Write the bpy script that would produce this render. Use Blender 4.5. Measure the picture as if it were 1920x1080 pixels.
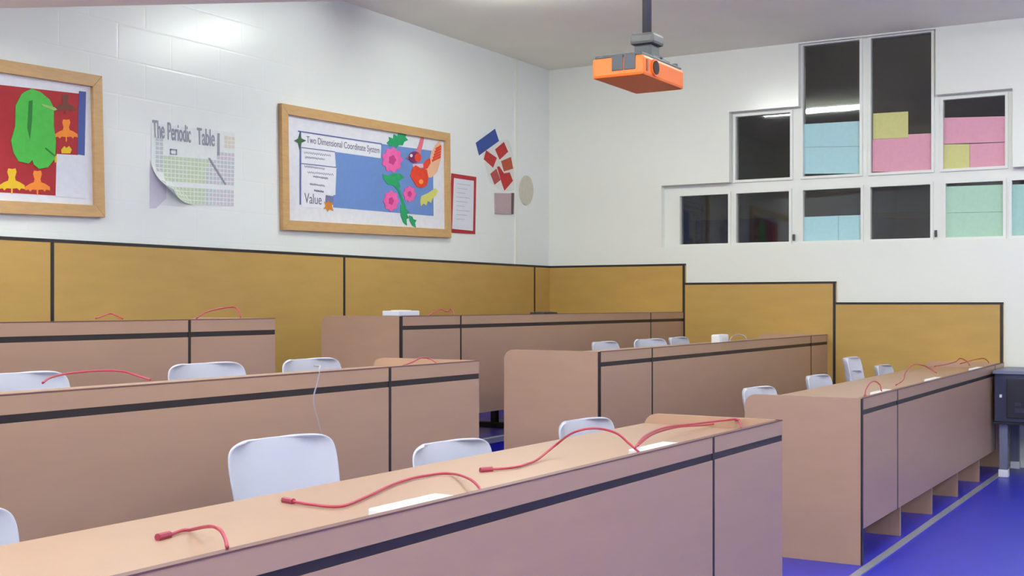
import bpy, bmesh, math, random
from math import sin, cos, pi, radians, sqrt
from mathutils import Vector, Matrix
random.seed(7)
D = bpy.data
for o in list(D.objects): D.objects.remove(o, do_unlink=True)
SC = bpy.context.scene
COL = SC.collection

# ------------------------------------------------------------------ camera
F, PY, YAW = 2302.0, 569.0, radians(30.695)
CAM = Vector((-10.05, -5.565, 1.2545))
cd = D.cameras.new('camera'); cam = D.objects.new('camera', cd); COL.objects.link(cam)
cam.location = CAM; cam.rotation_euler = (pi/2, 0, YAW - pi/2)
cd.sensor_width = 36; cd.lens = 36*F/1920; cd.shift_y = (PY-540)/1920
cd.clip_start = .05
SC.camera = cam
# ------------------------------------------------------------------ world, exposure
w = D.worlds.new('night'); SC.world = w; w.use_nodes = True
w.node_tree.nodes['Background'].inputs[0].default_value = (.02, .025, .04, 1)
w.node_tree.nodes['Background'].inputs[1].default_value = .3
SC.view_settings.view_transform = 'Standard'; SC.view_settings.look = 'None'
SC.view_settings.gamma = 1; SC.view_settings.use_curve_mapping = False
SC.view_settings.exposure = 0.43
LAMP_POWER = 101.0           # radiance of the fluorescent tubes

# ------------------------------------------------------------------ helpers
def lin(c):
    c /= 255
    return c/12.92 if c <= .04045 else ((c+.055)/1.055)**2.4
def rgb(r, g, b): return (lin(r), lin(g), lin(b), 1)
def mat(name, col, rough=.5, metal=0, noise=0, scale=20, bump=0, spec=.5, stretch=None):
    m = D.materials.new(name); m.use_nodes = True
    n, l = m.node_tree.nodes, m.node_tree.links
    p = n['Principled BSDF']
    p.inputs['Base Color'].default_value = col
    p.inputs['Roughness'].default_value = rough
    p.inputs['Metallic'].default_value = metal
    p.inputs['Specular IOR Level'].default_value = spec
    if noise or bump:
        tc = n.new('ShaderNodeTexCoord'); mp = n.new('ShaderNodeMapping')
        mp.inputs['Scale'].default_value = stretch or (1, 1, 1)
        t = n.new('ShaderNodeTexNoise'); t.inputs['Scale'].default_value = scale; t.inputs['Detail'].default_value = 5
        l.new(tc.outputs['Object'], mp.inputs[0]); l.new(mp.outputs[0], t.inputs['Vector'])
        if noise:
            r = n.new('ShaderNodeValToRGB')
            a = [max(0, c*(1-noise)) for c in col[:3]]; b = [min(1, c*(1+noise)) for c in col[:3]]
            r.color_ramp.elements[0].color = (*a, 1); r.color_ramp.elements[1].color = (*b, 1)
            r.color_ramp.elements[0].position = .3; r.color_ramp.elements[1].position = .7
            l.new(t.outputs['Fac'], r.inputs[0]); l.new(r.outputs[0], p.inputs['Base Color'])
        if bump:
            bn = n.new('ShaderNodeBump'); bn.inputs['Strength'].default_value = bump; bn.inputs['Distance'].default_value = .01
            l.new(t.outputs['Fac'], bn.inputs['Height']); l.new(bn.outputs[0], p.inputs['Normal'])
    return m
def emit(name, col, s):
    m = D.materials.new(name); m.use_nodes = True
    n, l = m.node_tree.nodes, m.node_tree.links
    n.remove(n['Principled BSDF']); e = n.new('ShaderNodeEmission')
    e.inputs[0].default_value = col; e.inputs[1].default_value = s
    l.new(e.outputs[0], n['Material Output'].inputs[0]); return m
def glass(name):
    m = D.materials.new(name); m.use_nodes = True
    n, l = m.node_tree.nodes, m.node_tree.links
    n.remove(n['Principled BSDF'])
    t = n.new('ShaderNodeBsdfTransparent'); t.inputs[0].default_value = (.75, .76, .77, 1)
    g = n.new('ShaderNodeBsdfGlossy'); g.inputs['Roughness'].default_value = .03
    f = n.new('ShaderNodeFresnel'); f.inputs[0].default_value = 1.55
    mx = n.new('ShaderNodeMixShader')
    l.new(f.outputs[0], mx.inputs[0]); l.new(t.outputs[0], mx.inputs[1]); l.new(g.outputs[0], mx.inputs[2])
    l.new(mx.outputs[0], n['Material Output'].inputs[0]); return m
def block_wall(name, col):
    """glossy white paint over blockwork laid in running bond: only the joints show, as shallow grooves"""
    m = mat(name, col, rough=.29, spec=.35)
    n, l = m.node_tree.nodes, m.node_tree.links; p = n['Principled BSDF']
    tc = n.new('ShaderNodeTexCoord'); mp = n.new('ShaderNodeMapping'); mp.inputs['Rotation'].default_value = (radians(90), 0, 0)
    b = n.new('ShaderNodeTexBrick'); b.inputs['Scale'].default_value = 1
    b.inputs['Brick Width'].default_value = .41; b.inputs['Row Height'].default_value = .205
    b.inputs['Mortar Size'].default_value = .009; b.inputs['Mortar Smooth'].default_value = 1
    b.inputs['Color1'].default_value = b.inputs['Color2'].default_value = (1, 1, 1, 1); b.inputs['Mortar'].default_value = (0, 0, 0, 1)
    ns = n.new('ShaderNodeTexNoise'); ns.inputs['Scale'].default_value = 3.5; ns.inputs['Detail'].default_value = 3
    ad = n.new('ShaderNodeMath'); ad.operation = 'MULTIPLY_ADD'; ad.inputs[1].default_value = 1.0
    sep = n.new('ShaderNodeRGBToBW'); bn = n.new('ShaderNodeBump')
    bn.inputs['Strength'].default_value = .14; bn.inputs['Distance'].default_value = .004
    l.new(tc.outputs['Object'], mp.inputs[0]); l.new(mp.outputs[0], b.inputs['Vector']); l.new(tc.outputs['Object'], ns.inputs['Vector'])
    l.new(b.outputs['Color'], sep.inputs[0]); l.new(ns.outputs['Fac'], ad.inputs[0]); l.new(sep.outputs[0], ad.inputs[2])
    l.new(ad.outputs[0], bn.inputs['Height']); l.new(bn.outputs[0], p.inputs['Normal'])
    return m

M = dict(
 wall_block=block_wall('painted_blockwork', rgb(233, 236, 236)),
 wall=mat('painted_plaster', rgb(236, 236, 230), .19, bump=.012, scale=4),
 wall_far=mat('painted_plaster_matt', rgb(228, 228, 226), .6),
 ceiling=mat('ceiling_paint', rgb(250, 249, 234), .85, noise=.03, scale=1.2),
 floor=mat('blue_vinyl_floor', rgb(48, 50, 186), .35, noise=.08, scale=9),
 panel=mat('tan_wall_laminate', rgb(188, 150, 82), .38, noise=.05, scale=3, stretch=(1, 1, 4)),
 desk=mat('beige_desk_laminate', rgb(178, 143, 122), .36, noise=.03, scale=4, stretch=(.4, 1, 3)),
 black=mat('black_edging', rgb(34, 24, 28), .45),
 brown=mat('brown_edge_band', rgb(105, 70, 70), .45),
 nosing=mat('aluminium_nosing', rgb(190, 192, 200), .35, metal=.5),
 chair=mat('white_chair_plastic', rgb(204, 204, 222), .35),
 steel=mat('chair_steel', rgb(150, 152, 158), .3, metal=.9),
 rubber=mat('dark_rubber', rgb(30, 30, 34), .7),
 oak=mat('oak_frame', rgb(198, 158, 108), .45, noise=.07, scale=14, stretch=(1, 1, 5)),
 white=mat('window_white', rgb(232, 232, 228), .35),
 backing=mat('board_lining_paper', rgb(226, 226, 236), .7, noise=.04, scale=22),
 glass=glass('window_glass'),
 night=mat('dark_grey_corridor', rgb(92, 90, 90), .9),
 orange=mat('orange_plastic', rgb(240, 112, 30), .4),
 charcoal=mat('charcoal_plastic', rgb(66, 68, 78), .45),
 pole=mat('grey_painted_steel', rgb(86, 84, 86), .45, metal=.2),
 lens=mat('lens_glass', rgb(48, 18, 16), .08),
 socket=mat('white_socket_plastic', rgb(235, 234, 240), .3),
 cable=mat('red_cable', rgb(172, 54, 80), .45),
 greycable=mat('grey_cable', rgb(175, 165, 185), .5),
 cabinet=mat('dark_cabinet', rgb(44, 46, 74), .4),
 cabtop=mat('grey_cabinet_top', rgb(112, 114, 140), .4),
 recess=mat('black_recess', rgb(24, 24, 40), .5),
)
def paper(name, r, g, b, noise=.03): 
    if name not in M: M[name] = mat(name, rgb(r, g, b), .75, noise=noise, scale=30)
    return M[name]

class MB:
    """collects shapes into one bmesh"""
    def __init__(s): s.bm = bmesh.new()
    def box(s, a, b):
        x0, y0, z0 = [min(p, q) for p, q in zip(a, b)]; x1, y1, z1 = [max(p, q) for p, q in zip(a, b)]
        v = [s.bm.verts.new(p) for p in ((x0,y0,z0),(x1,y0,z0),(x1,y1,z0),(x0,y1,z0),(x0,y0,z1),(x1,y0,z1),(x1,y1,z1),(x0,y1,z1))]
        for f in ((0,3,2,1),(4,5,6,7),(0,1,5,4),(1,2,6,5),(2,3,7,6),(3,0,4,7)): s.bm.faces.new([v[i] for i in f])
        return s
    def prism(s, poly, off):
        """poly: 3D points of a planar outline; off: extrusion vector"""
        off = Vector(off); a = [s.bm.verts.new(p) for p in poly]; b = [s.bm.verts.new(Vector(p)+off) for p in poly]
        s.bm.faces.new(a); s.bm.faces.new(b[::-1]); n = len(a)
        for i in range(n): s.bm.faces.new((a[i], b[i], b[(i+1) % n], a[(i+1) % n]))
        return s
    def tube(s, pts, r, seg=8, cap=True):
        pts = [Vector(p) for p in pts]; rings = []; n = len(pts)
        up = Vector((0, 0, 1))
        for i, p in enumerate(pts):
            t = (pts[min(i+1, n-1)] - pts[max(i-1, 0)]).normalized()
            a = t.cross(up)
            if a.length < 1e-3: a = t.cross(Vector((0, 1, 0)))
            a.normalize(); b = t.cross(a).normalized()
            rr = r[i] if isinstance(r, (list, tuple)) else r
            rings.append([s.bm.verts.new(p + a*(rr*cos(2*pi*k/seg)) + b*(rr*sin(2*pi*k/seg))) for k in range(seg)])
        for i in range(n-1):
            for k in range(seg): s.bm.faces.new((rings[i][k], rings[i][(k+1) % seg], rings[i+1][(k+1) % seg], rings[i+1][k]))
        if cap: s.bm.faces.new(rings[0][::-1]); s.bm.faces.new(rings[-1])
        return s
    def cells(s, us, vs, solid, fr, bk, place):
        """a sheet made of a grid of cells, open where solid() says so; fr/bk are the depths of its two faces"""
        nu, nv = len(us)-1, len(vs)-1; cache = {}
        def V(i, j, d):
            k = (i, j, d)
            if k not in cache: cache[k] = s.bm.verts.new(place(us[i], vs[j], d))
            return cache[k]
        S = lambda i, j: 0 <= i < nu and 0 <= j < nv and solid((us[i]+us[i+1])/2, (vs[j]+vs[j+1])/2)
        for i in range(nu):
            for j in range(nv):
                if not S(i, j): continue
                for d in (fr, bk): s.bm.faces.new((V(i,j,d), V(i+1,j,d), V(i+1,j+1,d), V(i,j+1,d)))
                for di, dj, a, b in ((-1,0,(i,j),(i,j+1)), (1,0,(i+1,j),(i+1,j+1)), (0,-1,(i,j),(i+1,j)), (0,1,(i,j+1),(i+1,j+1))):
                    if not S(i+di, j+dj): s.bm.faces.new((V(*a,fr), V(*b,fr), V(*b,bk), V(*a,bk)))
        return s
    def build(s, name, material, parent=None, local=False, bevel=0, smooth=False, kind=None):
        bmesh.ops.recalc_face_normals(s.bm, faces=s.bm.faces)
        if bevel:
            ed = [e for e in s.bm.edges if len(e.link_faces) == 2 and e.calc_face_angle(0) > .6]
            bmesh.ops.bevel(s.bm, geom=ed, offset=bevel, segments=2, affect='EDGES', profile=.6)
        if parent is not None and not local: s.bm.transform(wm(parent).inverted())
        if smooth:
            for f in s.bm.faces: f.smooth = True
        me = D.meshes.new(name); s.bm.to_mesh(me); s.bm.free()
        for m_ in (material if isinstance(material, list) else [material]): me.materials.append(m_)
        o = D.objects.new(name, me); COL.objects.link(o)
        if parent is not None: o.parent = parent
        if kind: o['kind'] = kind
        return o
def wm(o):
    m = Matrix.LocRotScale(o.location, o.rotation_euler, o.scale)
    return wm(o.parent) @ m if o.parent else m
def centre(o):
    """move the origin of a world-authored single mesh thing to the middle of its underside"""
    vs = [v.co for v in o.data.vertices]
    c = Vector(((min(v.x for v in vs)+max(v.x for v in vs))/2, (min(v.y for v in vs)+max(v.y for v in vs))/2, min(v.z for v in vs)))
    o.data.transform(Matrix.Translation(-c)); o.location = c; return o
def tag(o, label, cat, group=None):
    o['label'] = label; o['category'] = cat
    if group: o['group'] = group
    return o
def thing(name, loc, label, cat, group=None, rz=0):
    o = D.objects.new(name, None); COL.objects.link(o); o.location = loc; o.rotation_euler = (0, 0, rz); o.empty_display_size = .1
    return tag(o, label, cat, group)
def struct(name, mb, m, parent=None, **k): return mb.build(name, m, parent, kind='structure', **k)
# points on real surfaces, taken from where the photograph sees them
FW = Vector((cos(YAW), sin(YAW), 0)); RT = Vector((sin(YAW), -cos(YAW), 0))
def on(axis, val, u, v):
    d = FW + RT*((u-960)/F) + Vector((0, 0, (PY-v)/F)); return CAM + d*((val-CAM[axis])/d[axis])
def LW(u, v, y=0): p = on(1, 0, u, v); return Vector((p.x, y, p.z))       # on the left wall, moved out to y
def spline(pts, n=8):
    pts = [Vector(p) for p in pts]; P = [2*pts[0]-pts[1]] + pts + [2*pts[-1]-pts[-2]]; out = []
    for i in range(1, len(P)-2):
        a, b, c, d = P[i-1:i+3]
        for k in range(n):
            t = k/n; out.append(.5*((2*b) + (c-a)*t + (2*a-5*b+4*c-d)*t*t + (3*b-a-3*c+d)*t**3))
    out.append(pts[-1]); return out
def text_mesh(name, body, m, parent, origin, ux, uy, width, height, thick=.0012, bold=0):
    """built-in lettering laid on a surface: origin = lower left, ux/uy = reading and up directions"""
    cu = D.curves.new(name, 'FONT'); cu.body = body; cu.extrude = thick/2; cu.offset = bold
    o = D.objects.new(name, cu); COL.objects.link(o)
    dg = bpy.context.evaluated_depsgraph_get(); me = D.meshes.new_from_object(o.evaluated_get(dg)); D.objects.remove(o)
    xs = [v.co.x for v in me.vertices]; ys = [v.co.y for v in me.vertices]
    sx = width/(max(xs)-min(xs)); sy = height/(max(ys)-min(ys)); x0, y0 = min(xs), min(ys)
    nz = Vector(ux).cross(Vector(uy)); inv = wm(parent).inverted()
    for v in me.vertices:
        p = Vector(origin) + Vector(ux)*((v.co.x-x0)*sx) + Vector(uy)*((v.co.y-y0)*sy) + nz*(v.co.z+thick/2); v.co = inv @ p
    me.name = name; me.materials.clear(); me.materials.append(m)
    ob = D.objects.new(name, me); COL.objects.link(ob); ob.parent = parent; return ob

# ------------------------------------------------------------------ room: stepped floor, walls, ceiling
HC = 3.435
Z1, Z2 = .3815, .199                        # upper and middle tier above the lower floor
H1, H2, H3 = 1.604, 1.436, 1.264            # tops of the stepped wainscot
Y1, Y2, Y3 = -1.377, -2.705, -3.997
XW, YW = -13.2, -9.2                        # far ends of the room, behind the camera
struct('floor', MB().box((XW, YW, -.12), (.0, -2.66, 0)), M['floor'])
struct('platform_middle', MB().box((XW, -2.66, -.12), (0, -1.39, Z2)), M['floor'])
struct('platform_upper', MB().box((XW, -1.39, -.12), (0, 0, Z1)), M['floor'])
struct('trim_1', MB().box((XW, -1.405, Z1-.03), (-.03, -1.365, Z1+.004)), M['nosing'])
struct('trim_2', MB().box((XW, -2.675, Z2-.03), (-.03, -2.637, Z2+.004)), M['nosing'])
struct('trim_3', MB().box((-4.9, -4.06, 0), (-.03, -4.02, .006)), M['nosing'])
struct('wall_left', MB().box((XW, 0, -.12), (.2, .2, HC)), M['wall_block'])
struct('wall_right', MB().box((XW, YW-.2, -.12), (.2, YW, HC)), M['wall_far'])
struct('wall_rear', MB().box((XW-.2, YW-.2, -.12), (XW, .2, HC)), M['wall_far'])
struct('ceiling', MB().box((XW-.2, YW-.2, HC), (.2, .2, HC+.15)), M['ceiling'])
# downstand beam overhead at the left, nearer than the end of the wall
bd = .72
pa, pb = on(2, HC-bd, -60, 17), on(2, HC-bd, 660, 1)
dv = (pb-pa).normalized(); nv = Vector((-dv.y, dv.x, 0)); nv = -nv if nv.dot(FW) > 0 else nv
pa = pa - dv*(pa.y/dv.y) if abs(dv.y) > 1e-6 else pa
pe = pa + dv*3.0
struct('trim_4', MB().prism([(pa.x, pa.y, HC), (pe.x, pe.y, HC), (pe.x+nv.x*.4, pe.y+nv.y*.4, HC), (pa.x+nv.x*.4, min(pa.y+nv.y*.4, 0), HC)], (0, 0, -bd)), M['ceiling'])

# ---- back wall with the stepped window opening
SILL, R1, R2 = 1.752, 2.30, 2.905
HY = [(-1.14, -4.72), (-1.774, -4.06), (-2.384, -3.49)]
def in_hole(y, z):
    if SILL < z < R1: return HY[0][1] < y < HY[0][0]
    if R1 < z < R2: return HY[1][1] < y < HY[1][0]
    if R2 < z < 3.425: return HY[2][1] < y < HY[2][0]
    return False
ys = sorted([YW, 0.0] + [y for p in HY for y in p]); zs = [-.12, SILL, R1, R2, 3.425, HC]
struct('wall_back', MB().cells(ys, zs, lambda y, z: not in_hole(y, z), 0, .2, lambda u, v, d: (d, u, v)), M['wall'])
# dim corridor beyond the glass
co = MB()
co.box((2.4, -6.4, -.1), (2.5, .2, 4.7)).box((.2, -6.4, 4.6), (2.5, .2, 4.7)).box((.2, -6.4, -.12), (2.5, .2, -.02)).box((.2, .1, -.1), (2.5, .2, 4.7)).box((.2, -6.4, -.1), (2.5, -6.3, 4.7))
struct('wall_outside', co, M['night'])
GX = .10
def gy(y): return -5.565 + (y+5.565)*(10.05+GX)/10.05
def gz(z): return 1.2545 + (z-1.2545)*(10.05+GX)/10.05
PB, PT, QB, QT, TT = 1.772, 2.195, 2.31, 2.852, 3.397
panes = {
 1: [(-1.334,-1.779,PB,PT), (-1.851,-2.315,PB,PT), (-2.434,-2.912,PB,PT), (-2.989,-3.458,PB,PT), (-3.575,-3.997,PB,PT), (-4.06,-4.5,PB,PT)],
 2: [(-1.846,-2.324,QB,QT)],
 3: [(-2.434,-2.903,QB,TT), (-2.993,-3.466,QB,TT)],
 4: [(-3.555,-4.012,QB,QT)]}
holes = {1: [(HY[0][0], HY[0][1], SILL, R1)], 2: [(HY[1][0], -2.384, R1, R2)], 3: [(-2.384, -3.49, R1, 3.425)], 4: [(-3.49, HY[1][1], R1, R2)]}
wlabel = {}
for k in panes:
    P = [(gy(a), gy(b), gz(c), gz(d)) for a, b, c, d in panes[k]]
    y1, y0, z0, z1 = holes[k][0]
    us = sorted(set([y0, y1] + [q for p in P for q in p[:2] if y0 < q < y1])); vs = sorted(set([z0, z1] + [q for p in P for q in p[2:]]))
    solid = lambda y, z: not any(p[1] < y < p[0] and p[2] < z < p[3] for p in P)
    fr = struct('window_%d' % k, MB().cells(us, vs, solid, .075, .14, lambda u, v, d: (d, u, v)), M['white'])
    for i, p in enumerate(P):
        a = .022
        sa = MB().cells([p[1]-a, p[1], p[0], p[0]+a], [p[2]-a, p[2], p[3], p[3]+a], lambda y, z: not (p[1] < y < p[0] and p[2] < z < p[3]), .06, .0751, lambda u, v, d: (d, u, v))
        sa.build('sash', M['white'], fr)
        MB().box((GX, p[1]-.003, p[2]-.003), (GX+.006, p[0]+.003, p[3]+.003)).build('glass_pane', M['glass'], fr)
        if k == 1 and i in (1, 3):
            MB().box((.045, p[1]-.055, p[2]+.005), (.06, p[1]-.035, p[2]+.06)).build('latch', M['charcoal'], fr, bevel=.003)

t = thing('corridor_fill_light', (.7, -2.9, 4.6), 'added unseen fill light high up behind the window wall', 'lamp')  # made-up light, hidden above the windows, added so the panes look less black
MB().box((.62, -3.6, 4.56), (.78, -2.2, 4.6)).build('housing', M['white'], t)
MB().tube([(.7, -3.5, 4.53), (.7, -2.3, 4.53)], .014, 8).build('tube', emit('fill_light_tube', (1, .95, .88, 1), 110.0), t, smooth=True)
# ---- things in the corridor, faint through the glass
t = thing('corridor_door', (2.39, -2.9, -.02), 'dark brown door in the dim corridor, behind the second lower window pane', 'door')
MB().box((2.35, -3.0, -.02), (2.395, -2.25, 2.1)).build('door_leaf', mat('dark_brown_door', rgb(62, 34, 32), .5), t)
MB().box((2.34, -3.06, -.02), (2.398, -3.0, 2.16)).box((2.34, -2.25, -.02), (2.398, -2.19, 2.16)).box((2.34, -3.0, 2.1), (2.398, -2.25, 2.16)).build('door_frame', mat('dark_door_frame', rgb(84, 66, 60), .5), t)
t = centre(MB().box((2.36, -1.35, 1.2), (2.399, -.5, 2.15)).build('corridor_notice_board', mat('navy_board', rgb(44, 46, 88), .7)))
tag(t, 'navy blue board in the dim corridor, behind the leftmost lower window pane', 'notice board')

# ------------------------------------------------------------------ wainscot panels
def wall_panel(label, a, b, z0, z1, side, ends):
    """a tan laminate board fixed to the wall, black edging along the top and at its joint"""
    T = .025
    bx = (lambda p, q, za, zb, o=0: ((p, -T-o, za), (q, 0, zb))) if side == 'left' else (lambda p, q, za, zb, o=0: ((-T-o, p, za), (0, q, zb)))
    base = ((a+b)/2, -T/2, z0) if side == 'left' else (-T/2, (a+b)/2, z0)
    t = thing('wall_panel', base, label, 'wall panel', 'tan wainscot panels')
    MB().box(*bx(a, b, z0, z1-.018)).build('board', M['panel'], t)
    MB().box(*bx(a, b, z1-.018, z1, .002)).build('top_edging', M['black'], t)
    for e in ends: MB().box(*bx(e-.011, e+.011, z0, z1-.018, .0025)).build('joint_strip', M['black'], t)
    return t
wall_panel('tan wall panel at the far left, below the red collage board', -9.0, -5.612, Z1, H1, 'left', [])
wall_panel('long tan wall panel below the periodic table poster', -5.612, -3.09, Z1, H1, 'left', [-5.6])
wall_panel('long tan wall panel below the framed board with the bird', -3.09, -.325, Z1, H1, 'left', [-3.08])
wall_panel('narrow tan wall panel in the corner of the room', -.325, -.0255, Z1, H1, 'left', [-.315])
wall_panel('tallest tan panel on the back wall, from the corner to the first step', 0, Y1, Z1, H1, 'back', [Y1+.012])
wall_panel('middle tan panel on the back wall, between the two steps', Y1-.0005, Y2, Z2, H2, 'back', [Y2+.012])
wall_panel('lowest tan panel on the back wall, ending beside the dark cabinet', Y2-.0005, Y3, 0, H3, 'back', [Y3+.012])
# black ends where a taller panel stands above the next
# ------------------------------------------------------------------ desk rows
DH = .80
def desk(label, origin, rz, x0, x1, joints, supports, free_end, steel_leg=None):
    """a long bench; local origin at the front foot of its free end, +y towards the sitter's side"""
    t = thing('desk_row', origin, label, 'desk', 'laminate desk rows on the tiers', rz)
    E, DP, TB = .026, .58, .735
    B = lambda a, b, name, m, **k: MB().box(a, b).build(name, m, t, local=True, **k)
    B((x0+E if free_end == 'left' else x0, .02, TB), (x1 if free_end == 'left' else x1-E, DP, TB+.025), 'worktop', M['desk'], bevel=.003)
    # end panels with a rounded rear top corner
    for xe, nm in ((x0, 'l'), (x1-E, 'r')):
        free = (nm == 'l') == (free_end == 'left')
        r = .055; pts = [(xe, 0, 0), (xe, 0, DH)]
        pts += [(xe, DP-r+r*sin(q), DH-r+r*cos(q)) for q in [i*pi/2/8 for i in range(9)]] + [(xe, DP, 0)]
        MB().prism(pts, (E, 0, 0)).build('end_panel', M['desk'], t, local=True)
        if free and free_end == 'left': B((xe-.001, -.006, 0), (xe+E, -.0005, DH-.002), 'end_edging', M['black'])
    xs = [x0] + list(joints) + [x1]
    a0 = x0+E if free_end == 'left' else x0
    for i in range(len(xs)-1):
        a, b = (a0 if i == 0 else xs[i]), xs[i+1]
        g = .008
        aa, bb = a + (g if i else 0), b - (g if i < len(xs)-2 else 0)
        B((aa, -.003, .17), (bb, .016, .718), 'front_panel', M['desk'])
        B((aa, -.003, .742), (bb, .018, DH-.004), 'apron', M['desk'])
    for j in joints: B((j-.008, -.004, .17), (j+.008, .015, DH-.004), 'joint_strip', M['black'])
    B((a0, -.001, .718), (x1, .014, .742), 'reveal_strip', M['black'])
    B((a0, -.004, DH-.004), (x1, .019, DH), 'edge_band', M['brown'])
    if steel_leg:
        x, y = steel_leg
        MB().box((x-.022, y-.022, .03), (x+.022, y+.022, TB)).box((x-.03, y-.2, 0), (x+.03, y+.2, .035)).build('steel_leg', M['rubber'], t, local=True, bevel=.004)
    for sx in supports:
        MB().box((sx-.012, .017, 0), (sx+.012, .2, TB)).build('support_panel', M['desk'], t, local=True)
    return t
XB, XA, XE = -4.2, -5.387, -.028
dB = [-1.36, -2.633, -4.0]; dA = [-1.42, -2.622, -4.022]; ZT = [Z1, Z2, 0]
where = ['top tier', 'middle tier', 'lowest tier']
XBs = [-4.25, -4.22, -4.145]
jb = [[.65, 3.53], [.693, 3.747], [.725, 3.725]]
nm_b = ['highest desk row right of the aisle, with a white box on its corner',
        'middle desk row right of the aisle with three white chairs close behind it',
        'desk row at right reaching the back wall beside the dark cabinet']
nm_a = ['desk row at far left on the highest tier, in front of the tan wall panels',
        'long desk row at left in the middle, with a grey cord hanging down its front',
        'nearest desk row in the foreground with red cables over its wide worktop']
for k in range(3):
    desk(nm_b[k], (XBs[k], dB[k], ZT[k]), 0, 0, XE-XBs[k], jb[k], [.87, 1.66, 2.43, 3.2], 'left', (1.6, .33) if k == 0 else None)
ja = [[-3.95, -.57], [-3.95, -.655], [-3.95, -.695]]
PHI = radians(-1.07)
for k in range(3):
    desk(nm_a[k], (XA, dA[k], ZT[k]), PHI, -4.55, 0, ja[k], [-3.6, -2.7, -1.8, -.9], 'right')
def A(k, x, y, z): return Vector((XA, dA[k], ZT[k])) + Vector((cos(PHI)*x - sin(PHI)*y, sin(PHI)*x + cos(PHI)*y, z))

# ------------------------------------------------------------------ chairs
def chair_shell():
    prof = [(-.225,.418,.185),(-.222,.436,.198),(-.20,.449,.21),(-.10,.446,.218),(.02,.44,.22),(.10,.441,.216),(.155,.453,.21),(.185,.485,.204),
            (.20,.54,.205),(.212,.60,.212),(.226,.67,.219),(.24,.74,.222),(.247,.772,.216),(.251,.788,.204),(.254,.798,.18),(.2555,.802,.14)]
    bm = bmesh.new(); N = 12; rows = []
    for (y, z, hw) in prof:
        bk = max(0, min(1, (z-.455)/.12)); row = []
        for i in range(N+1):
            s = -1 + 2*i/N
            row.append(bm.verts.new((hw*s, y - bk*.062*abs(s)**2.6, z + (1-bk)*.018*abs(s)**3)))
        rows.append(row)
    for a, b in zip(rows, rows[1:]):
        for i in range(N): bm.faces.new((a[i], a[i+1], b[i+1], b[i]))
    bmesh.ops.recalc_face_normals(bm, faces=bm.faces)
    for f in bm.faces: f.smooth = True
    me = D.meshes.new('shell'); bm.to_mesh(me); bm.free(); me.materials.append(M['chair']); return me
def make_chair():
    t = thing('plastic_chair', (0, 0, 0), '', 'chair')
    o = D.objects.new('shell', chair_shell()); COL.objects.link(o); o.parent = t
    s = o.modifiers.new('thick', 'SOLIDIFY'); s.thickness = .011; s.offset = 0
    u = o.modifiers.new('round', 'SUBSURF'); u.levels = 1; u.render_levels = 2
    for sx in (-1, 1):
        for (yt, yf) in ((-.13, -.19), (.10, .20)):
            l_ = MB().tube([(sx*.13, yt*.55, .431), (sx*.165, yt, .425), (sx*.18, yt*1.1, .40), (sx*.205, yf, .016)], .0105, 8).build('leg', M['steel'], t, local=True, smooth=True)
            MB().tube([(sx*.205, yf, 0), (sx*.204, yf*.995, .03)], .014, 8).build('rubber_foot', M['rubber'], l_, local=True, smooth=True)
    return t
def copy_tree(o, parent=None):
    c = o.copy(); COL.objects.link(c)
    if parent: c.parent = parent; c.matrix_parent_inverse = o.matrix_parent_inverse
    for ch in list(o.children): copy_tree(ch, c)
    return c
CH = make_chair(); used = False
def chair(p, rz, label, sc=1):
    global used
    c = CH if not used else copy_tree(CH)
    used = True
    c.location = p; c.rotation_euler = (0, 0, radians(rz)); c.scale = (sc,)*3; c['label'] = label; c['category'] = 'chair'; c['group'] = 'white plastic chairs behind the desks'
def chair_top(u, v, ztop): return on(2, ztop, u, v)
# (pixel of the middle of the backrest top, floor height, turn, label)
SEATS = [
 (502, 820, 0, -5, 'large white chair back nearest the viewer, standing behind the foreground desk'),
 (820, 828, 0, -4, 'white chair behind the foreground desk, middle one of the three beside the cables'),
 (1074, 787, 0, -3, 'white chair behind the foreground desk with a red cable arching right in front of it'),
 (-178, 872, 0, -6, 'white chair cut off by the left edge, behind the foreground desk'),
 (12, 692, Z2, -2, 'white chair at the left edge behind the second desk row, by a cable loop'),
 (368, 681, Z2, -2, 'white chair in the middle of the second desk row, below a black panel joint'),
 (563, 673, Z2, 3, 'white chair behind the grey hanging cord on the second desk row'),
 (1119, 647, Z2, 3, 'white chair at the left corner of the middle right desk row'),
 (1205, 638, Z2, -8, 'white chair in the middle right desk row, the broadest of the close three'),
 (1259, 633, Z2, 5, 'white chair in the middle right desk row, rightmost of the close three'),
 (1404, 727, 0, -4, 'white chair just behind the end panel of the right desk row'),
 (1518, 704, 0, -2, 'white chair second along the right desk row, below the black wall panel edge'),
 (1587, 697, 0, 4, 'white chair third along the right desk row, underneath a stacked chair'),
 (1643, 685, 0, 0, 'white chair farthest along the right desk row, nearest the back wall'),
 (1588, 672, 0, 4, 'white chair stacked on top of the third chair along the right desk row'),
]
for i, (u, v, zf, rz, lab) in enumerate(SEATS):
    front = dA[2] if zf == 0 and i < 4 else dB[2] if zf == 0 else dA[1]
    sc = 1.04 if i == 0 else .985 if i < 3 else 1.0
    p = on(2, zf+.802*sc, u, v)
    lo, hi = front+.715, front+(1.1 if i == 0 else 1.02 if i == 14 else .93)
    p = on(1, min(max(p.y, lo), hi), u, v); a = radians(rz)
    back = Vector((-sin(a), cos(a), 0))*.255*sc
    if i == 14: chair((third.x, third.y+.014, .088), rz, lab); continue
    if i == 12: third = Vector((p.x-back.x, p.y-back.y, 0))
    chair((p.x-back.x, p.y-back.y, zf), rz, lab, sc)

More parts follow.
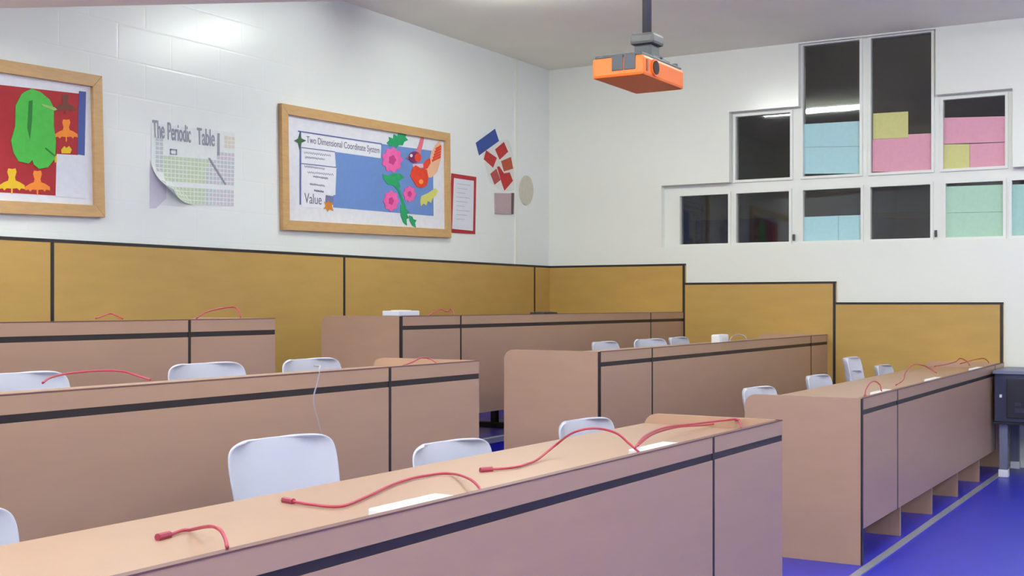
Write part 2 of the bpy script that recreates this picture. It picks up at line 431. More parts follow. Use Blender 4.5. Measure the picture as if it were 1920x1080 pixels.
# ------------------------------------------------------------------ lamps on the ceiling
tube_m = emit('fluorescent_tube', (.925, 1.0, .91, 1), LAMP_POWER)
def lamp(x, y, label, drop=0):
    HC = globals()['HC'] - drop
    t = thing('ceiling_lamp', (x, y, HC), label, 'lamp', 'fluorescent ceiling lamps')
    if drop:
        for e in (-.45, .45): MB().tube([(x, y+e, HC), (x, y+e, HC+drop)], .008, 8).build('rod', M['white'], t)
    MB().prism([(x-.05, y-.64, HC), (x+.05, y-.64, HC), (x+.04, y-.64, HC-.04), (x-.04, y-.64, HC-.04)], (0, 1.28, 0)).build('housing', M['white'], t)
    for s in (-.048, .048):
        MB().tube([(x+s, y-.6, HC-.066), (x+s, y+.6, HC-.066)], .014, 10).build('tube', tube_m, t, smooth=True)
    for e in (-.62, .62): MB().box((x-.075, y+e-.02, HC-.085), (x+.075, y+e+.02, HC-.03)).build('lamp_holder', M['white'], t)
rowname = ['nearest the window wall', 'over the aisle between the desks', 'over the foreground desks', 'behind the viewer']
colname = ['over the upper tier', 'over the lowest desks', 'over the open floor']
for i, x in enumerate((-3.02, -6.75, -9.0, -11.4)):
    for j, y in enumerate((-1.56, -4.75, -7.6)):
        lamp(x, y, 'white twin tube ceiling lamp %s, %s' % (colname[j], rowname[i]), 0)

# ------------------------------------------------------------------ projector
pc = CAM + (FW + RT*((1206-960)/F) + Vector((0, 0, (PY-139)/F)))*5.05     # its near lower corner
LX, LY, LH = .43, .235, .085
x0, y1, z0 = pc.x, pc.y, pc.z; x1, y0 = x0+LX, y1+LY
t = thing('projector', (x0+LX/2, y1+LY/2, z0), 'orange projector hanging from the ceiling on a grey pole', 'projector')
bm_ = MB(); bm_.box((x0, y1, z0), (x1, y0, z0+LH)); bm_.build('body', M['orange'], t, bevel=.012)
MB().box((x0+.008, y1+.008, z0+LH-.002), (x1-.008, y0-.008, z0+LH+.012)).build('top_cover', M['charcoal'], t, bevel=.004)
for i in range(2):
    ya = y1 + .035 + i*.056
    MB().box((x0-.003, ya, z0+.026), (x0+.02, ya+.052, z0+LH+.004)).build('vent_panel', M['charcoal'], t, bevel=.002)
lx = x0+.115
MB().tube([(lx, y1-.006, z0+.045), (lx, y1+.03, z0+.045)], .036, 24).build('lens_ring', M['orange'], t, smooth=False)
MB().tube([(lx, y1-.009, z0+.045), (lx, y1+.02, z0+.045)], .029, 24).build('lens', M['lens'], t)
MB().box((x0+.03, y1-.003, z0+.02), (x0+.045, y1+.01, z0+.068)).build('sensor_slot', mat('dark_orange', rgb(150, 62, 20), .5), t)
MB().tube([(x1-.03, y1+.03, z0+LH+.01), (x1-.03, y1+.03, z0+LH+.026)], .012, 12).build('focus_knob', M['charcoal'], t)
px_, py_ = x0+.235, y1+.09
t = thing('projector_mount', (px_, py_, HC), 'grey ceiling pole and clamp holding up the orange projector', 'mount')
zt = z0+LH+.012
MB().box((px_-.09, py_-.07, zt), (px_+.09, py_+.07, zt+.012)).build('plate', M['pole'], t, bevel=.003)
MB().box((px_-.045, py_-.04, zt+.012), (px_+.045, py_+.04, zt+.07)).build('clamp', M['charcoal'], t, bevel=.008)
MB().box((px_-.06, py_-.055, zt+.07), (px_+.06, py_+.055, zt+.118)).build('collar', M['pole'], t, bevel=.012)
MB().tube([(px_, py_, zt+.11), (px_, py_, HC)], .02, 16).build('pole', M['pole'], t, smooth=True)
for q in range(3):
    an = q*2*pi/3+.4
    MB().tube([(px_+.03*cos(an), py_+.03*sin(an), zt+.02), (px_+.13*cos(an), py_+.08*sin(an), zt+.006)], .006, 6).build('bracket_arm', M['pole'], t)
MB().box((px_-.07, py_-.07, HC-.012), (px_+.07, py_+.07, HC)).build('ceiling_plate', M['pole'], t, bevel=.003)

# ------------------------------------------------------------------ framed boards on the left wall
EX, EZ = Vector((1, 0, 0)), Vector((0, 0, 1))
def rect(c, hw, hh, a):
    ca, sa = cos(a), sin(a)
    return [Vector((c[0]+x*ca-z*sa, 0, c[1]+x*sa+z*ca)) for x, z in ((-hw,-hh),(hw,-hh),(hw,hh),(-hw,hh))]
def at_y(pts, y): return [Vector((p.x, y, p.z)) for p in pts]
def board(label, c, hw, hh, a, fw_):
    t = thing('display_board', (c[0], 0, c[1]-hh), label, 'display board')
    o, i = rect(c, hw, hh, a), rect(c, hw-fw_, hh-fw_, a)
    m = MB()
    for k in range(4):
        q = (k+1) % 4
        m.prism(at_y([o[k], o[q], i[q], i[k]], 0), (0, -.034, 0))
    m.build('frame', M['oak'], t, bevel=.003)
    MB().prism(at_y(rect(c, hw-fw_+.004, hh-fw_+.004, a), 0), (0, -.012, 0)).build('backing', M['backing'], t)
    return t
LAY = [0]
def cut(name, t, pts, m, d=None, th=.0012, px=True):
    """a piece of paper stuck on the board, given by where its corners lie on the wall"""
    if d is None: d = .012
    P = [LW(u, v, -d) for u, v in pts] if px else at_y(pts, -d)
    return MB().prism(P, (0, -th, 0)).build(name, m, t)
def blob(u, v, ru, rv, n=28, lobes=0, amp=0, ph=0):
    return [(u + ru*(1+amp*cos(lobes*2*pi*i/n+ph))*cos(2*pi*i/n), v + rv*(1+amp*cos(lobes*2*pi*i/n+ph))*sin(2*pi*i/n)) for i in range(n)]
def maple(u, v, s, k=1.0):
    h = [(0,.95),(.28,1.0),(.36,.72),(.24,.3),(.3,.05),(.62,-.08),(1,-.32),(1.02,-.62),(.72,-.55),(.6,-.72),(.42,-.55),(.06,-.58),(.05,-1.0)]
    return [(u+x*s, v-y*s*k) for x, y in h] + [(u-x*s, v-y*s*k) for x, y in h[::-1][:-1]]
red = paper('red_paper', 164, 34, 44); green = paper('green_paper', 76, 184, 72, .06); dkgreen = paper('dark_green_paper', 38, 120, 46)
blue = paper('blue_paper', 68, 84, 150); yel = paper('yellow_paper', 232, 190, 40); org = paper('orange_paper', 240, 140, 52)
lil = paper('lilac_paper', 222, 224, 236); brn = paper('brown_paper', 110, 58, 50)
# red collage board, cut by the left edge of the view
b1 = board('oak framed board with a red collage of a big green leaf, at the left edge', (-6.28, 2.112), 1.025, .40, radians(1.6), .068)
cut('red_sheet', b1, [(-150, 143), (146, 176), (143, 291), (103, 289), (101, 367), (-150, 352)], red, .012)
cut('blue_strip', b1, [(145, 171), (158, 172.5), (155.5, 292), (142, 290)], blue, .0135)
cut('written_sheet', b1, [(103, 289), (157, 292), (158, 373), (101, 368)], lil, .0135)
cut('green_leaf', b1, [(42,173),(56,167),(72,173),(89,187),(97,203),(97,237),(101,264),(99,298),(86,314),(69,317),(60,309),(57,300),(50,307),(31,303),(22,287),(17,264),(25,237),(26,198),(36,178)], green, .0135, .004)
cut('leaf_crease', b1, [(50,190),(57,188),(56,225),(52,262),(47,240)], dkgreen, .0175)
cut('leaf_crease', b1, [(82,277),(99,291),(98,294),(80,279)], dkgreen, .0175)
cut('leaf_stalk', b1, [(74,195),(99,202),(103,206),(98,208),(76,199)], paper('pale_green_paper', 150, 190, 110), .0175)
cut('brown_paper_leaf', b1, maple(119, 196, 19), brn, .0135)
cut('orange_paper_leaf', b1, maple(121, 245, 21), org, .0135)
cut('yellow_paper_leaf', b1, [(112,288),(111,281),(117,274),(121,278),(126,274),(131,281),(128,288)], yel, .0150)
cut('yellow_paper_leaf', b1, maple(19, 340, 24), yel, .0135)
cut('orange_paper_leaf', b1, maple(67, 343, 23), org, .0135)
cut('small_yellow_strip', b1, [(98,296),(103,290),(103,303),(99,306)], yel, .0150)
# coordinate system board
b2 = board('oak framed board with a blue chart, pink flowers and a red paper bird', (-2.728, 2.194), 1.022, .425, radians(1.15), .068)
ink = mat('dark_ink', rgb(104, 104, 130), .7); blueink = mat('blue_ink', rgb(84, 96, 160), .7)
skyb = paper('chart_blue_paper', 104, 136, 200); pink = paper('pink_paper', 232, 98, 168, .08); dpink = paper('deep_pink_paper', 190, 56, 130)
grn2 = paper('emerald_paper', 30, 150, 96, .08); redo = paper('bird_red_paper', 222, 66, 40, .08); purple = paper('purple_paper', 120, 40, 92)
cream = paper('pale_orange_paper', 236, 184, 150); whitep = paper('white_paper', 232, 232, 242)
cut('blue_sheet', b2, [(625,285),(711,297),(712,270),(809,283),(810.5,405),(622,389)], skyb, .012)
cut('title_strip', b2, [(563,252),(712,273),(711,297),(563,276)], whitep, .0125)
cut('note_sheet', b2, [(563,278),(625,286),(627,313),(563,306)], whitep, .0125)
cut('note_sheet', b2, [(563,308),(628,315),(626,366),(563,360)], whitep, .0125)
cut('note_sheet', b2, [(563,361),(607,366),(606,391),(563,388)], whitep, .0125)
cut('ruled_line', b2, [(556,245),(713,269),(713,271),(556,247)], blueink, .0138)
cut('ruled_line', b2, [(559,247),(561.5,247),(561.5,384),(559,384)], blueink, .0138)
cut('ruled_line', b2, [(562,276),(625,284),(625,285.4),(562,277.4)], blueink, .0138)
cut('ruled_line', b2, [(562,306),(628,313.5),(628,315),(562,307.5)], blueink, .0138)
dk4 = paper('bottle_green_paper', 52, 92, 62)
cut('green_star', b2, [(559,249),(562,260),(571,264),(562,268),(559,283),(556,268),(548,264),(556,260)], dk4, .0152)
o_ = LW(572, 272, -.0137); e_ = LW(709, 291.5, -.0137); ux = (e_-o_).normalized(); uy = Vector((-ux.z, 0, ux.x))
text_mesh('title_lettering', 'Two Dimensional Coordinate System', ink, b2, o_, ux, uy, (e_-o_).length, .062)
def scribble(u0, v0, u1, v1, amp, nw, sd):
    rnd = random.Random(sd); pts = []
    for i in range(nw*3+1):
        f = i/(nw*3); pts.append(LW(u0+(u1-u0)*f, v0+(v1-v0)*f + (amp*rnd.uniform(.5, 1) if i % 2 else -amp*rnd.uniform(.5, 1)), -.0142))
    return pts
hand = MB()
for k, a in enumerate([(567,286,617,292),(569,295,606,299),(568,312,606,317),(574,323,622,328),(584,331,612,335),(578,345,606,349),(586,357,604,360)]):
    hand.tube(spline(scribble(*a, 2.2, 9, k), 4), .0016, 4)
hand.build('handwriting', ink, b2)
o_ = LW(568, 381, -.0137); e_ = LW(600, 384, -.0137); ux = (e_-o_).normalized(); uy = Vector((-ux.z, 0, ux.x))
text_mesh('value_lettering', 'Value', ink, b2, o_, ux, uy, (e_-o_).length, .07)
cut('grey_patch', b2, [(608,366),(622,368),(622,384),(607,383)], paper('slate_paper', 110, 116, 160), .0138)
cut('orange_rosette', b2, [(604,378),(609,381),(612,376),(616,381),(622,379),(619,386),(622,396),(615,392),(611,397),(608,391),(603,392),(607,386)], paper('amber_paper', 206, 128, 44), .0152)
for u, v, ru, rv, lo in ((732,300,18,22,9), (730,377,13.5,18,8), (764.5,364,11,14,8)):
    f = cut('pink_flower', b2, blob(u, v, ru, rv, 40, lo, .1), pink, .0138, .004)
    MB().prism([LW(p, q, -.0178) for p, q in blob(u, v, ru*.34, rv*.38, 20, 5, .15)], (0, -.002, 0)).build('flower_centre', dpink, f)
cut('green_frond', b2, [(722,268),(727,263),(726,257),(734,260),(735,252),(742,256),(745,248),(751,249),(756,247),(759,252),(757,257),(762,263),(755,266),(752,273),(745,272),(740,278),(734,273),(728,275)], grn2, .0138, .003)
cut('green_leaves', b2, [(714,326),(724,330),(734,325),(748,326),(755,333),(744,340),(748,350),(742,357),(735,348),(724,346),(716,336)], grn2, .0138, .003)
cut('green_stem', b2, [(741,352),(745,352),(757,386),(752,386)], grn2, .0135, .003)
cut('green_frond', b2, [(748,384),(757,384),(758,392),(765,398),(760,402),(764,409),(759,411),(760,423),(753,417),(748,404)], grn2, .0138, .003)
cut('green_frond', b2, [(764,404),(770,406),(772,411),(778,413),(775,418),(777,427),(770,423),(765,414)], grn2, .0138, .003)
cut('bird_tail', b2, [(787,368),(800,362),(813,353),(818,358),(815,366),(808,372),(805,381),(799,377),(796,386),(791,382),(786,387),(785,378)], paper('lime_paper', 208, 206, 110), .0138, .003)
cut('bird_wing', b2, [(821,264),(825,276),(823,300),(817,322),(806,333),(797,333),(791,318),(797,306),(803,298),(806,285),(814,272)], cream, .0138, .003)
for k in range(5):
    q = k/4; cut('wing_feather', b2, [(806+q*7, 300-q*22), (823+q*1, 292-q*20), (823+q*1, 296-q*20), (807+q*7, 304-q*22)], redo, .0168)
cut('bird_crest', b2, [(775,288),(782,272),(786,258),(792,259),(790,270),(786,286),(782,293)], paper('rose_paper', 216, 110, 130), .0138, .003)
cut('bird_body', b2, [(770,315),(776,310),(786,316),(797,318),(800,334),(797,348),(788,353),(778,350),(772,340),(766,330)], redo, .0142, .004)
cut('bird_back', b2, [(790,308),(796,300),(803,296),(804,306),(798,316),(791,318)], redo, .0142, .004)
cut('bird_neck', b2, [(770,308),(792,307),(794,314),(772,316)], paper('pale_pink_paper', 228, 190, 210), .0140, .003)
cut('bird_head', b2, blob(774, 295, 11, 11, 24), purple, .0142, .004)
cut('bird_cheek', b2, blob(780, 296, 6.5, 8, 20), redo, .0182)
cut('bird_eye', b2, blob(767.5, 292, 2.6, 3, 14), whitep, .0184)
cut('bird_beak', b2, [(764,291),(764,299),(757,297)], paper('beak_paper', 140, 110, 130), .0150)
cut('bird_belly_mark', b2, blob(786, 341, 4, 4.5, 16), paper('amber_bright_paper', 250, 150, 70), .0182)

# ------------------------------------------------------------------ loose papers on the left wall
def quad(c, s, tt): return (c[0].lerp(c[1], s)).lerp(c[3].lerp(c[2], s), tt)
old = centre(MB().prism([LW(281, 300), LW(311, 345), LW(312, 372), LW(292, 391), LW(280, 391)], (0, -.0008, 0)).build('paper_sheet', paper('faded_lilac_paper', 212, 208, 222)))
tag(old, 'faded lilac paper showing behind the curled corner of the periodic table', 'paper')
t = thing('periodic_table_poster', (LW(360, 380).x, 0, LW(360, 385).z), 'white periodic table poster with a curled lower left corner', 'poster')
cs = [LW(283, 231), LW(440, 249), LW(438, 387), LW(283, 380)]
bm2 = bmesh.new(); NU, NV = 22, 18; g = []
def sheet_pt(s, q):
    p = quad(cs, s, q); k = max(0, (1-s) + q - 1.5)
    ed = 0
    return Vector((p.x + k*k*.42, -.0022 - k*.16, p.z + k*k*.34))
for j in range(NV+1): g.append([bm2.verts.new(sheet_pt(i/NU, j/NV)) for i in range(NU+1)])
cells_ = {}
for j in range(NV):
    for i in range(NU):
        f = bm2.faces.new((g[j][i], g[j+1][i], g[j+1][i+1], g[j][i+1])); cells_[f] = (i, j)
pale = [(i, j) for j in range(NV) for i in range(NU)]
def cell_kind(i, j):
    if j in (13,) or j < 7: 
        if 5 <= j <= 6 and i >= 17: return 3
        if j in (1, 2, 3) and i >= 19: return 4
        if j >= 3 and i in (1, 2): return 2
        return 0
    if i < 3: return 2 if (j < 11 and i > 0) else 0
    if j >= 9 and i >= 16 - (j < 9): return 3 if (i+j) % 3 else 2
    if j < 9 and i < 15 : return 1
    return 1 if i < 14 else 2
todo = [(f, cell_kind(*cells_[f])) for f in cells_ if cell_kind(*cells_[f])]
for f, k in todo:
    r = bmesh.ops.inset_individual(bm2, faces=[f], thickness=.0035, depth=0); f.material_index = k
me = D.meshes.new('sheet'); bm2.to_mesh(me); bm2.free()
me.transform(wm(t).inverted())
for m_ in (paper('poster_white', 226, 230, 232), paper('cell_green', 190, 206, 176), paper('cell_grey', 190, 196, 202), paper('cell_lilac', 202, 192, 206), paper('cell_peach', 218, 206, 198)): me.materials.append(m_)
so = D.objects.new('sheet', me); COL.objects.link(so); so.parent = t; so.modifiers.new('thick', 'SOLIDIFY').thickness = .0008
ink2 = mat('grey_ink', rgb(146, 148, 166), .7)
for body, a, b, h in (('The', (286, 258), (308, 260), .105), ('Periodic', (314, 262), (357, 268), .105), ('Table', (369, 271), (402, 275), .105)):
    o_, e_ = LW(*a, -.0036), LW(*b, -.0036); ux = (e_-o_).normalized()
    text_mesh('title_lettering', body, ink2, t, o_, ux, Vector((-ux.z, 0, ux.x)), (e_-o_).length, h, bold=.01)
MB().prism([LW(407, 250, -.0036), LW(411, 250, -.0036), LW(411, 292, -.0036), LW(407, 292, -.0036)], (0, -.001, 0)).build('key_bar', ink2, t)
MB().prism([LW(389, 296, -.0036), LW(393, 296, -.0036), LW(424, 346, -.0036), LW(421, 347, -.0036)], (0, -.001, 0)).build('stepped_line', ink2, t)
m = MB()
for q in ((318,279,331,281.5), (318,288,331,289.5)): m.prism([LW(q[0], q[1], -.0036), LW(q[2], q[1]+1, -.0036), LW(q[2], q[3]+1, -.0036), LW(q[0], q[3], -.0036)], (0, -.001, 0))
for q in ((318,279,320,289), (329,280,331,290)): m.prism([LW(q[0], q[1], -.0036), LW(q[2], q[1], -.0036), LW(q[2], q[3], -.0036), LW(q[0], q[3], -.0036)], (0, -.001, 0))
m.build('key_symbol', ink2, t)

t = thing('bordered_notice', (LW(867, 437).x, 0, LW(867, 438).z), 'tall white notice with a red border, right of the bird board', 'notice')
co_ = [LW(846, 325), LW(892, 332), LW(890, 439), LW(842, 436)]; ci_ = [LW(850, 333.5), LW(888, 339), LW(886.5, 433), LW(846.5, 429)]
m = MB()
for k in range(4):
    q = (k+1) % 4; m.prism([co_[k], co_[q], ci_[q], ci_[k]], (0, -.006, 0))
m.build('red_border', paper('border_red', 172, 40, 50), t)
MB().prism([quad(co_, .04, .03), quad(co_, .96, .03), quad(co_, .96, .97), quad(co_, .04, .97)], (0, -.003, 0)).build('sheet', lil, t)
m = MB()
for k in range(9):
    v0 = .16+k*.075; a = quad(co_, .24, v0); b = quad(co_, .76-.1*(k % 3), v0); m.tube([a+Vector((0,-.0035,0)), b+Vector((0,-.0035,0))], .0018, 4)
m.build('written_lines', mat('faint_ink', rgb(176, 180, 196), .7), t)

def zz(x, y): return (860+x*160/909, 230+y*190/1080)
t = thing('paper_collage', (LW(930, 350).x, 0, LW(930, 357).z), 'torn collage of one blue and five red paper squares near the room corner', 'collage')
def sheet(name, pts, m, d): return MB().prism([LW(*zz(*p), -d) for p in pts], (0, -.0012, 0)).build(name, m, t)
sheet('white_backing', [(250,330),(430,190),(530,180),(580,330),(600,720),(470,740),(330,640)], paper('collage_white', 226, 226, 224), 0)
sheet('blue_square', [(180,215),(385,65),(428,195),(215,350)], paper('strong_blue_paper', 52, 76, 152), .0012)
crim = paper('crimson_paper', 182, 44, 44, .1); rust = paper('rust_paper', 178, 82, 52, .1); rosy = paper('dull_red_paper', 176, 74, 78, .08)
sheet('red_square', [(290,295),(405,375),(365,480),(265,390)], crim, .0012)
sheet('red_square', [(385,285),(480,205),(525,310),(435,395)], crim, .0012)
sheet('rust_square', [(450,410),(555,365),(578,490),(480,520)], rust, .0012)
sheet('dull_red_square', [(335,545),(400,490),(445,610),(380,662)], rosy, .0012)
sheet('red_square', [(405,470),(430,465),(480,540),(540,530),(575,620),(485,725),(455,640)], crim, .0024)

t = thing('wall_switch_plate', (LW(943, 402).x, 0, LW(943, 402).z), 'small square pinkish plate below the torn red collage', 'wall plate')
MB().prism([LW(926, 362), LW(959, 362.5), LW(958, 402), LW(927, 401)], (0, -.012, 0)).build('plate', paper('mauve_plate', 186, 164, 170), t, bevel=.003)
MB().prism([LW(957, 362), LW(960.5, 362), LW(959.5, 402), LW(956.5, 402)], (0, -.02, 0)).build('dark_edge', mat('dark_plate_edge', rgb(92, 74, 80), .6), t)
ov = centre(MB().prism([LW(*p) for p in blob(986, 357, 13, 28, 32)], (0, -.008, 0)).build('oval_plaque', paper('beige_plaque', 206, 200, 186, .05), bevel=.002))
tag(ov, 'pale beige oval plaque on the wall nearest the room corner', 'plaque')
xc = LW(966, 420).x
cdt = centre(MB().box((xc-.022, -.016, H1), (xc+.022, 0, HC)).build('cable_conduit', M['white'], bevel=.003))
tag(cdt, 'white vertical conduit on the left wall running up to the ceiling by the corner', 'conduit')

# ------------------------------------------------------------------ coloured sheets on the window panes
def pane_sheet(label, pts, m, group=None):
    P = [on(0, GX, u, v) for u, v in pts]; P = [Vector((GX-.002, p.y, p.z)) for p in P]
    o = centre(MB().prism(P, (-.001, 0, 0)).build('window_paper', m)); tag(o, label, 'paper', 'coloured papers on the window panes'); return o
lb = paper('pale_blue_card', 176, 214, 224); pk = paper('pink_card', 222, 160, 180); yl = paper('yellow_card', 208, 204, 138); mg = paper('mint_card', 178, 212, 192); tl = paper('teal_card', 170, 206, 200)
pane_sheet('pale blue paper on the left tall window, upper of two', [(1507,233),(1613,227),(1613,274),(1507,276)], lb)
pane_sheet('pale blue paper on the left tall window, lower of two', [(1507,276.5),(1613,274.5),(1613,325),(1507,326)], lb)
pane_sheet('yellow paper on the right tall window above a pink sheet', [(1637,213),(1703,209),(1703,258),(1637,261)], yl)
pane_sheet('wide pink paper at the foot of the right tall window', [(1636,261.5),(1703,258.5),(1703,252),(1746,250),(1746,322),(1636,322)], pk)
pane_sheet('wide pink paper across the small upper right window', [(1768,221),(1887,218),(1887,266),(1768,270)], pk)
pane_sheet('yellow paper in the lower corner of the small upper right window', [(1768,271),(1818,270),(1818,322),(1768,322)], yl)
pane_sheet('pink paper beside the yellow one in the small upper right window', [(1818.5,270),(1887,267),(1887,320),(1818.5,322)], pk)
pane_sheet('pale blue paper in the third lower pane, left of the fold', [(1508,407),(1572,404.5),(1572,455),(1508,455)], lb)
pane_sheet('pale blue paper in the third lower pane, right of the fold', [(1572.5,404.5),(1618,403),(1618,455),(1572.5,455)], lb)
pane_sheet('mint green paper in the fifth lower pane, upper of two', [(1773,350),(1884,346),(1884,397),(1773,399)], mg)
pane_sheet('mint green paper in the fifth lower pane, lower of two', [(1773,399.5),(1884,397.5),(1884,447),(1773,449)], mg)
pane_sheet('teal green paper in the rightmost lower pane at the picture edge', [(1896,346),(1990,344),(1990,446),(1896,447)], tl)

# ------------------------------------------------------------------ things on the desks
def socket(p, rz, label):
    t = thing('socket_box', p, label, 'socket', 'white socket boxes on the desks', rz)
    B = lambda a, b, n, m, **k: MB().box(a, b).build(n, m, t, local=True, **k)
    B((-.13, -.035, 0), (.13, .035, .032), 'box', M['socket'], bevel=.006)
    for x in (-.08, 0, .08): B((x-.022, -.02, .0315), (x+.022, .02, .035), 'outlet', M['wall_far'], bevel=.001)
WT = .760
def onk(z, u, v): return on(2, z, u, v)
for (u, v, lab) in ((1246, 838, 'white socket box by the right end of the foreground desk'), (800, 944, 'white socket box behind the front edge of the foreground desk, between two red cables')):
    p = onk(WT+.03, u, v); loc = p.copy(); loc.z = WT
    y = A(2, (p.x-XA), .075, 0).y
    socket((p.x, y, WT), PHI, lab)
for (u, v, lab) in ((1655, 728, 'white socket box at the near end of the right desk row'), (1752, 704, 'white socket box in the middle of the right desk row'), (1832, 682, 'white socket box farthest along the right desk row')):
    p = on(1, dB[2]+.065, u, v); socket((p.x, dB[2]+.065, WT), 0, lab)
def cable(label, pts, plug=True, r=.0034, m='cable', floor_z=None):
    """pts: (pixel, pixel, y) - a cable bowing up between its plug and the socket"""
    P = spline([on(1, y, u, v) for u, v, y in pts], 8)
    if floor_z: P = [Vector((q.x, q.y, max(q.z, floor_z))) for q in P]
    t = thing('network_cable' if m == 'cable' else 'cord', P[0], label, 'cable', 'red cables looping over the desks' if m == 'cable' else None)
    MB().tube(P, r, 8).build('cord', M[m], t, smooth=True)
    if plug:
        d = (P[0]-P[1]).normalized(); MB().tube([P[0]+d*-.005, P[0]+d*.035], .008, 8).build('plug', mat('red_plug', rgb(150, 40, 70), .4) if 'red_plug' not in D.materials else D.materials['red_plug'], t)
    return t
def yz(u, v, z=WT+.006): return on(2, z, u, v).y
cable('red cable across the middle of the foreground desk, plug in front of the largest chair', [(548,940,yz(548,940)),(585,946,yz(585,946)),(640,949,yz(640,949)),(690,930,yz(690,930)),(740,907,yz(740,907)),(790,893,yz(790,893)),(845,888,yz(845,888)),(880,898,-3.80),(899,915,-3.90),(903,929,-3.965)], r=.0038, floor_z=WT+.0055)
cable('red cable arching highest in front of the third foreground chair', [(920,880,yz(920,880)),(965,876,yz(965,876)),(1002,865,yz(1002,865)),(1040,836,-3.66),(1075,811,-3.76),(1115,803,-3.82),(1155,812,-3.87),(1180,832,-3.91),(1204,853,-3.95)], r=.0038, floor_z=WT+.0055)
cable('red cable along the end panel at the right of the foreground desk', [(1190,840,-3.93),(1212,816,-3.86),(1250,801,-3.80),(1300,795,-3.78),(1350,789,-3.80),(1382,786,-3.85),(1388,795,-3.93),(1390,803,-3.97)], plug=False, r=.0038, floor_z=WT+.0055)
cable('thinner red cable doubling the one at the right end of the foreground desk', [(1195,836,-3.92),(1225,814,-3.83),(1270,801,-3.76),(1320,797,-3.74),(1365,791,-3.78),(1386,787,-3.88)], plug=False, r=.0035)
cable('red cable nearest the viewer at the lower left of the foreground desk', [(315,1003,yz(315,1003)),(355,994,yz(355,994)),(392,987,-3.80),(412,993,-3.86),(422,1010,-3.90),(426,1026,-3.955)], r=.0038, floor_z=WT+.0055)
y2 = lambda d: dA[1]+d
cable('red cable loop over the left end of the second desk row', [(80,718,y2(.05)),(95,708,y2(.12)),(130,700,y2(.16)),(190,695,y2(.18)),(232,697,y2(.16)),(262,706,y2(.12)),(282,712,y2(.06))], plug=False)
cable('red cable by the right end panel of the second desk row', [(755,686,y2(.06)),(775,678,y2(.14)),(790,671,y2(.2)),(806,673,y2(.2)),(818,681,y2(.08))], plug=False)
y1_ = lambda d: dA[0]+d
cable('small red cable bump on the highest left desk row', [(180,597,y1_(.05)),(192,593,y1_(.1)),(206,588,y1_(.14)),(218,592,y1_(.1)),(230,598,y1_(.05))], plug=False)
cable('thin orange red cable loop beside the joint of the highest left desk row', [(368,597,y1_(.05)),(385,586,y1_(.12)),(410,579,y1_(.16)),(438,576,y1_(.16)),(448,584,y1_(.1)),(451,595,y1_(.04))], plug=False, r=.0038)
b3 = lambda d: dB[2]+d
cable('red cable ring at the near end of the right desk row', [(1622,742,b3(.05)),(1624,730,b3(.08)),(1632,718,b3(.11)),(1641,715,b3(.12)),(1650,722,b3(.1)),(1653,734,b3(.05))], plug=True)
cable('red cable loop before the middle socket of the right desk row', [(1680,722,b3(.06)),(1694,712,b3(.1)),(1698,698,b3(.14)),(1712,684,b3(.18)),(1730,685,b3(.18)),(1745,692,b3(.14)),(1756,699,b3(.06))], plug=False)
cable('red cable between the two far sockets of the right desk row', [(1752,687,b3(.2)),(1775,683,b3(.18)),(1792,678,b3(.16)),(1800,672,b3(.15)),(1812,677,b3(.1)),(1818,685,b3(.05))], plug=False)
cable('red cable at the far end of the right desk row by the back wall', [(1800,682,b3(.2)),(1822,676,b3(.16)),(1842,672,b3(.12)),(1850,675,b3(.08)),(1854,680,b3(.05))], plug=False)
b2_ = lambda d: dB[1]+d
cable('small grey cable loop near the wall end of the middle right desk row', [(1368,640,b2_(.05)),(1372,632,b2_(.1)),(1384,627,b2_(.13)),(1396,630,b2_(.1)),(1401,638,b2_(.05))], plug=False, r=.0035, m='greycable')
b1_ = lambda d: dB[0]+d
cable('small red cable heap on the highest right desk row', [(800,594,b1_(.05)),(815,585,b1_(.12)),(826,581,b1_(.15)),(838,584,b1_(.14)),(846,580,b1_(.12)),(852,592,b1_(.05))], plug=False, r=.0038)
# grey cord hanging down the front of the second row
yf = dA[1]-.012
pts = [(590,686,yf+.10),(598,686,yf+.035),(600.5,688,yf+.012),(599,693,yf)]+[(u, v, yf) for u, v in ((597,703),(593,722),(588,742),(588,760),(593,780),(598,800),(603,822),(606,850),(606,880))]
cable('thin grey cord hanging down the front of the second desk row', [(u, v, y - math.tan(PHI)*0 + .0) for u, v, y in [(p[0], p[1], p[2]+.032) for p in pts]], plug=False, r=.004, m='greycable')
# small things on the top tier
p = on(1, dB[0]+.06, 752, 592)
t = thing('white_adapter_box', (p.x, dB[0]+.07, Z1+DH), 'small white box on the corner of the highest right desk row', 'box')
MB().box((p.x-.105, dB[0]+.0, Z1+DH), (p.x+.105, dB[0]+.12, Z1+DH+.03)).build('case', M['socket'], t, bevel=.006)
MB().box((p.x-.06, dB[0]+.03, Z1+DH+.0295), (p.x+.06, dB[0]+.09, Z1+DH+.034)).build('lid', M['wall_far'], t, bevel=.001)
p = on(1, dB[0]+.1, 1033, 590)
t = thing('black_handset', (p.x, dB[0]+.15, Z1+WT), 'flat black device lying on the highest right desk row near the corner', 'device')
MB().box((p.x-.1, dB[0]+.1, Z1+WT), (p.x+.1, dB[0]+.22, Z1+WT+.05)).build('case', M['rubber'], t, bevel=.006)
MB().box((p.x-.07, dB[0]+.12, Z1+WT+.0495), (p.x+.07, dB[0]+.2, Z1+WT+.053)).build('key_panel', M['charcoal'], t, bevel=.001)
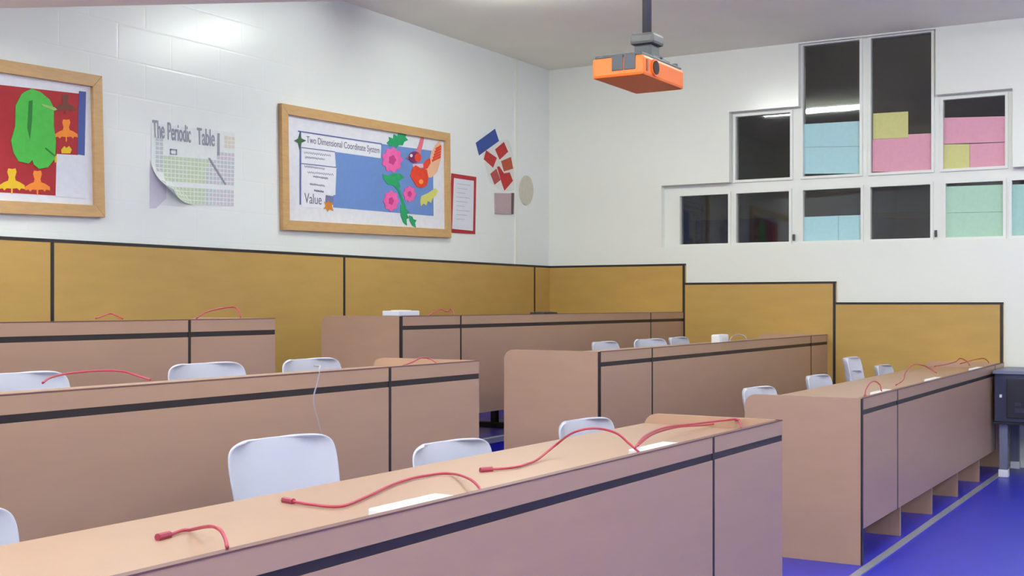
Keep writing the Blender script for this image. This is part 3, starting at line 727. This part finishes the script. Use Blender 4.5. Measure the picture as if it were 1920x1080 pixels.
p = on(1, dB[1]+.12, 1350, 637)
t = thing('white_plug_adapter', (p.x, dB[1]+.12, Z2+WT), 'small white plug adapter standing on the middle right desk row', 'adapter')
MB().box((p.x-.09, dB[1]+.09, Z2+WT), (p.x+.09, dB[1]+.15, Z2+WT+.085)).build('case', M['socket'], t, bevel=.01)
MB().box((p.x-.05, dB[1]+.085, Z2+WT+.02), (p.x+.05, dB[1]+.0905, Z2+WT+.06)).build('face', M['wall_far'], t, bevel=.001)

# ------------------------------------------------------------------ dark cabinet at the right
cy = -4.03; cx0, cx1, cyr = -.62, -.03, -5.3
t = thing('equipment_cabinet', ((cx0+cx1)/2, (cy+cyr)/2, 0), 'dark equipment cabinet on legs beside the right desk row, cut by the picture edge', 'cabinet')
B = lambda a, b, n, m, par=None, **k: MB().box(a, b).build(n, m, par or t, **k)
B((cx0-.02, cy+.01, .745), (cx1, cyr-.01, .77), 'top_board', M['cabtop'], bevel=.004)
B((cx0, cy, .40), (cx1, cyr, .745), 'body', M['cabinet'], bevel=.004)
dr = B((cx0-.012, cy-.085, .43), (cx0+.005, cyr+.08, .715), 'front_panel', M['recess'], bevel=.004)
m = MB()
for k in range(9): m.box((cx0-.016, cy-.14-k*.1, .47), (cx0-.011, cy-.20-k*.1, .50)).box((cx0-.016, cy-.14-k*.1, .52), (cx0-.011, cy-.18-k*.1, .54))
m.build('button_row', M['cabinet'], dr)
B((cx0-.006, cy-.035, .575), (cx0+.004, cy-.052, .597), 'lock', M['socket'], bevel=.002)
B((cx0-.03, cy+.005, .385), (cx1, cyr-.005, .40), 'lower_rail', M['recess'])
for (xx, yy) in ((cx0+.03, cy-.06), (cx0+.03, cyr+.06), (cx1-.03, cy-.06), (cx1-.03, cyr+.06)):
    l_ = B((xx-.028, yy-.028, .05), (xx+.028, yy+.028, .386), 'leg', M['cabtop'], bevel=.004)
    MB().box((xx-.034, yy-.034, 0), (xx+.034, yy+.034, .055)).build('foot', M['socket'], l_, bevel=.006)
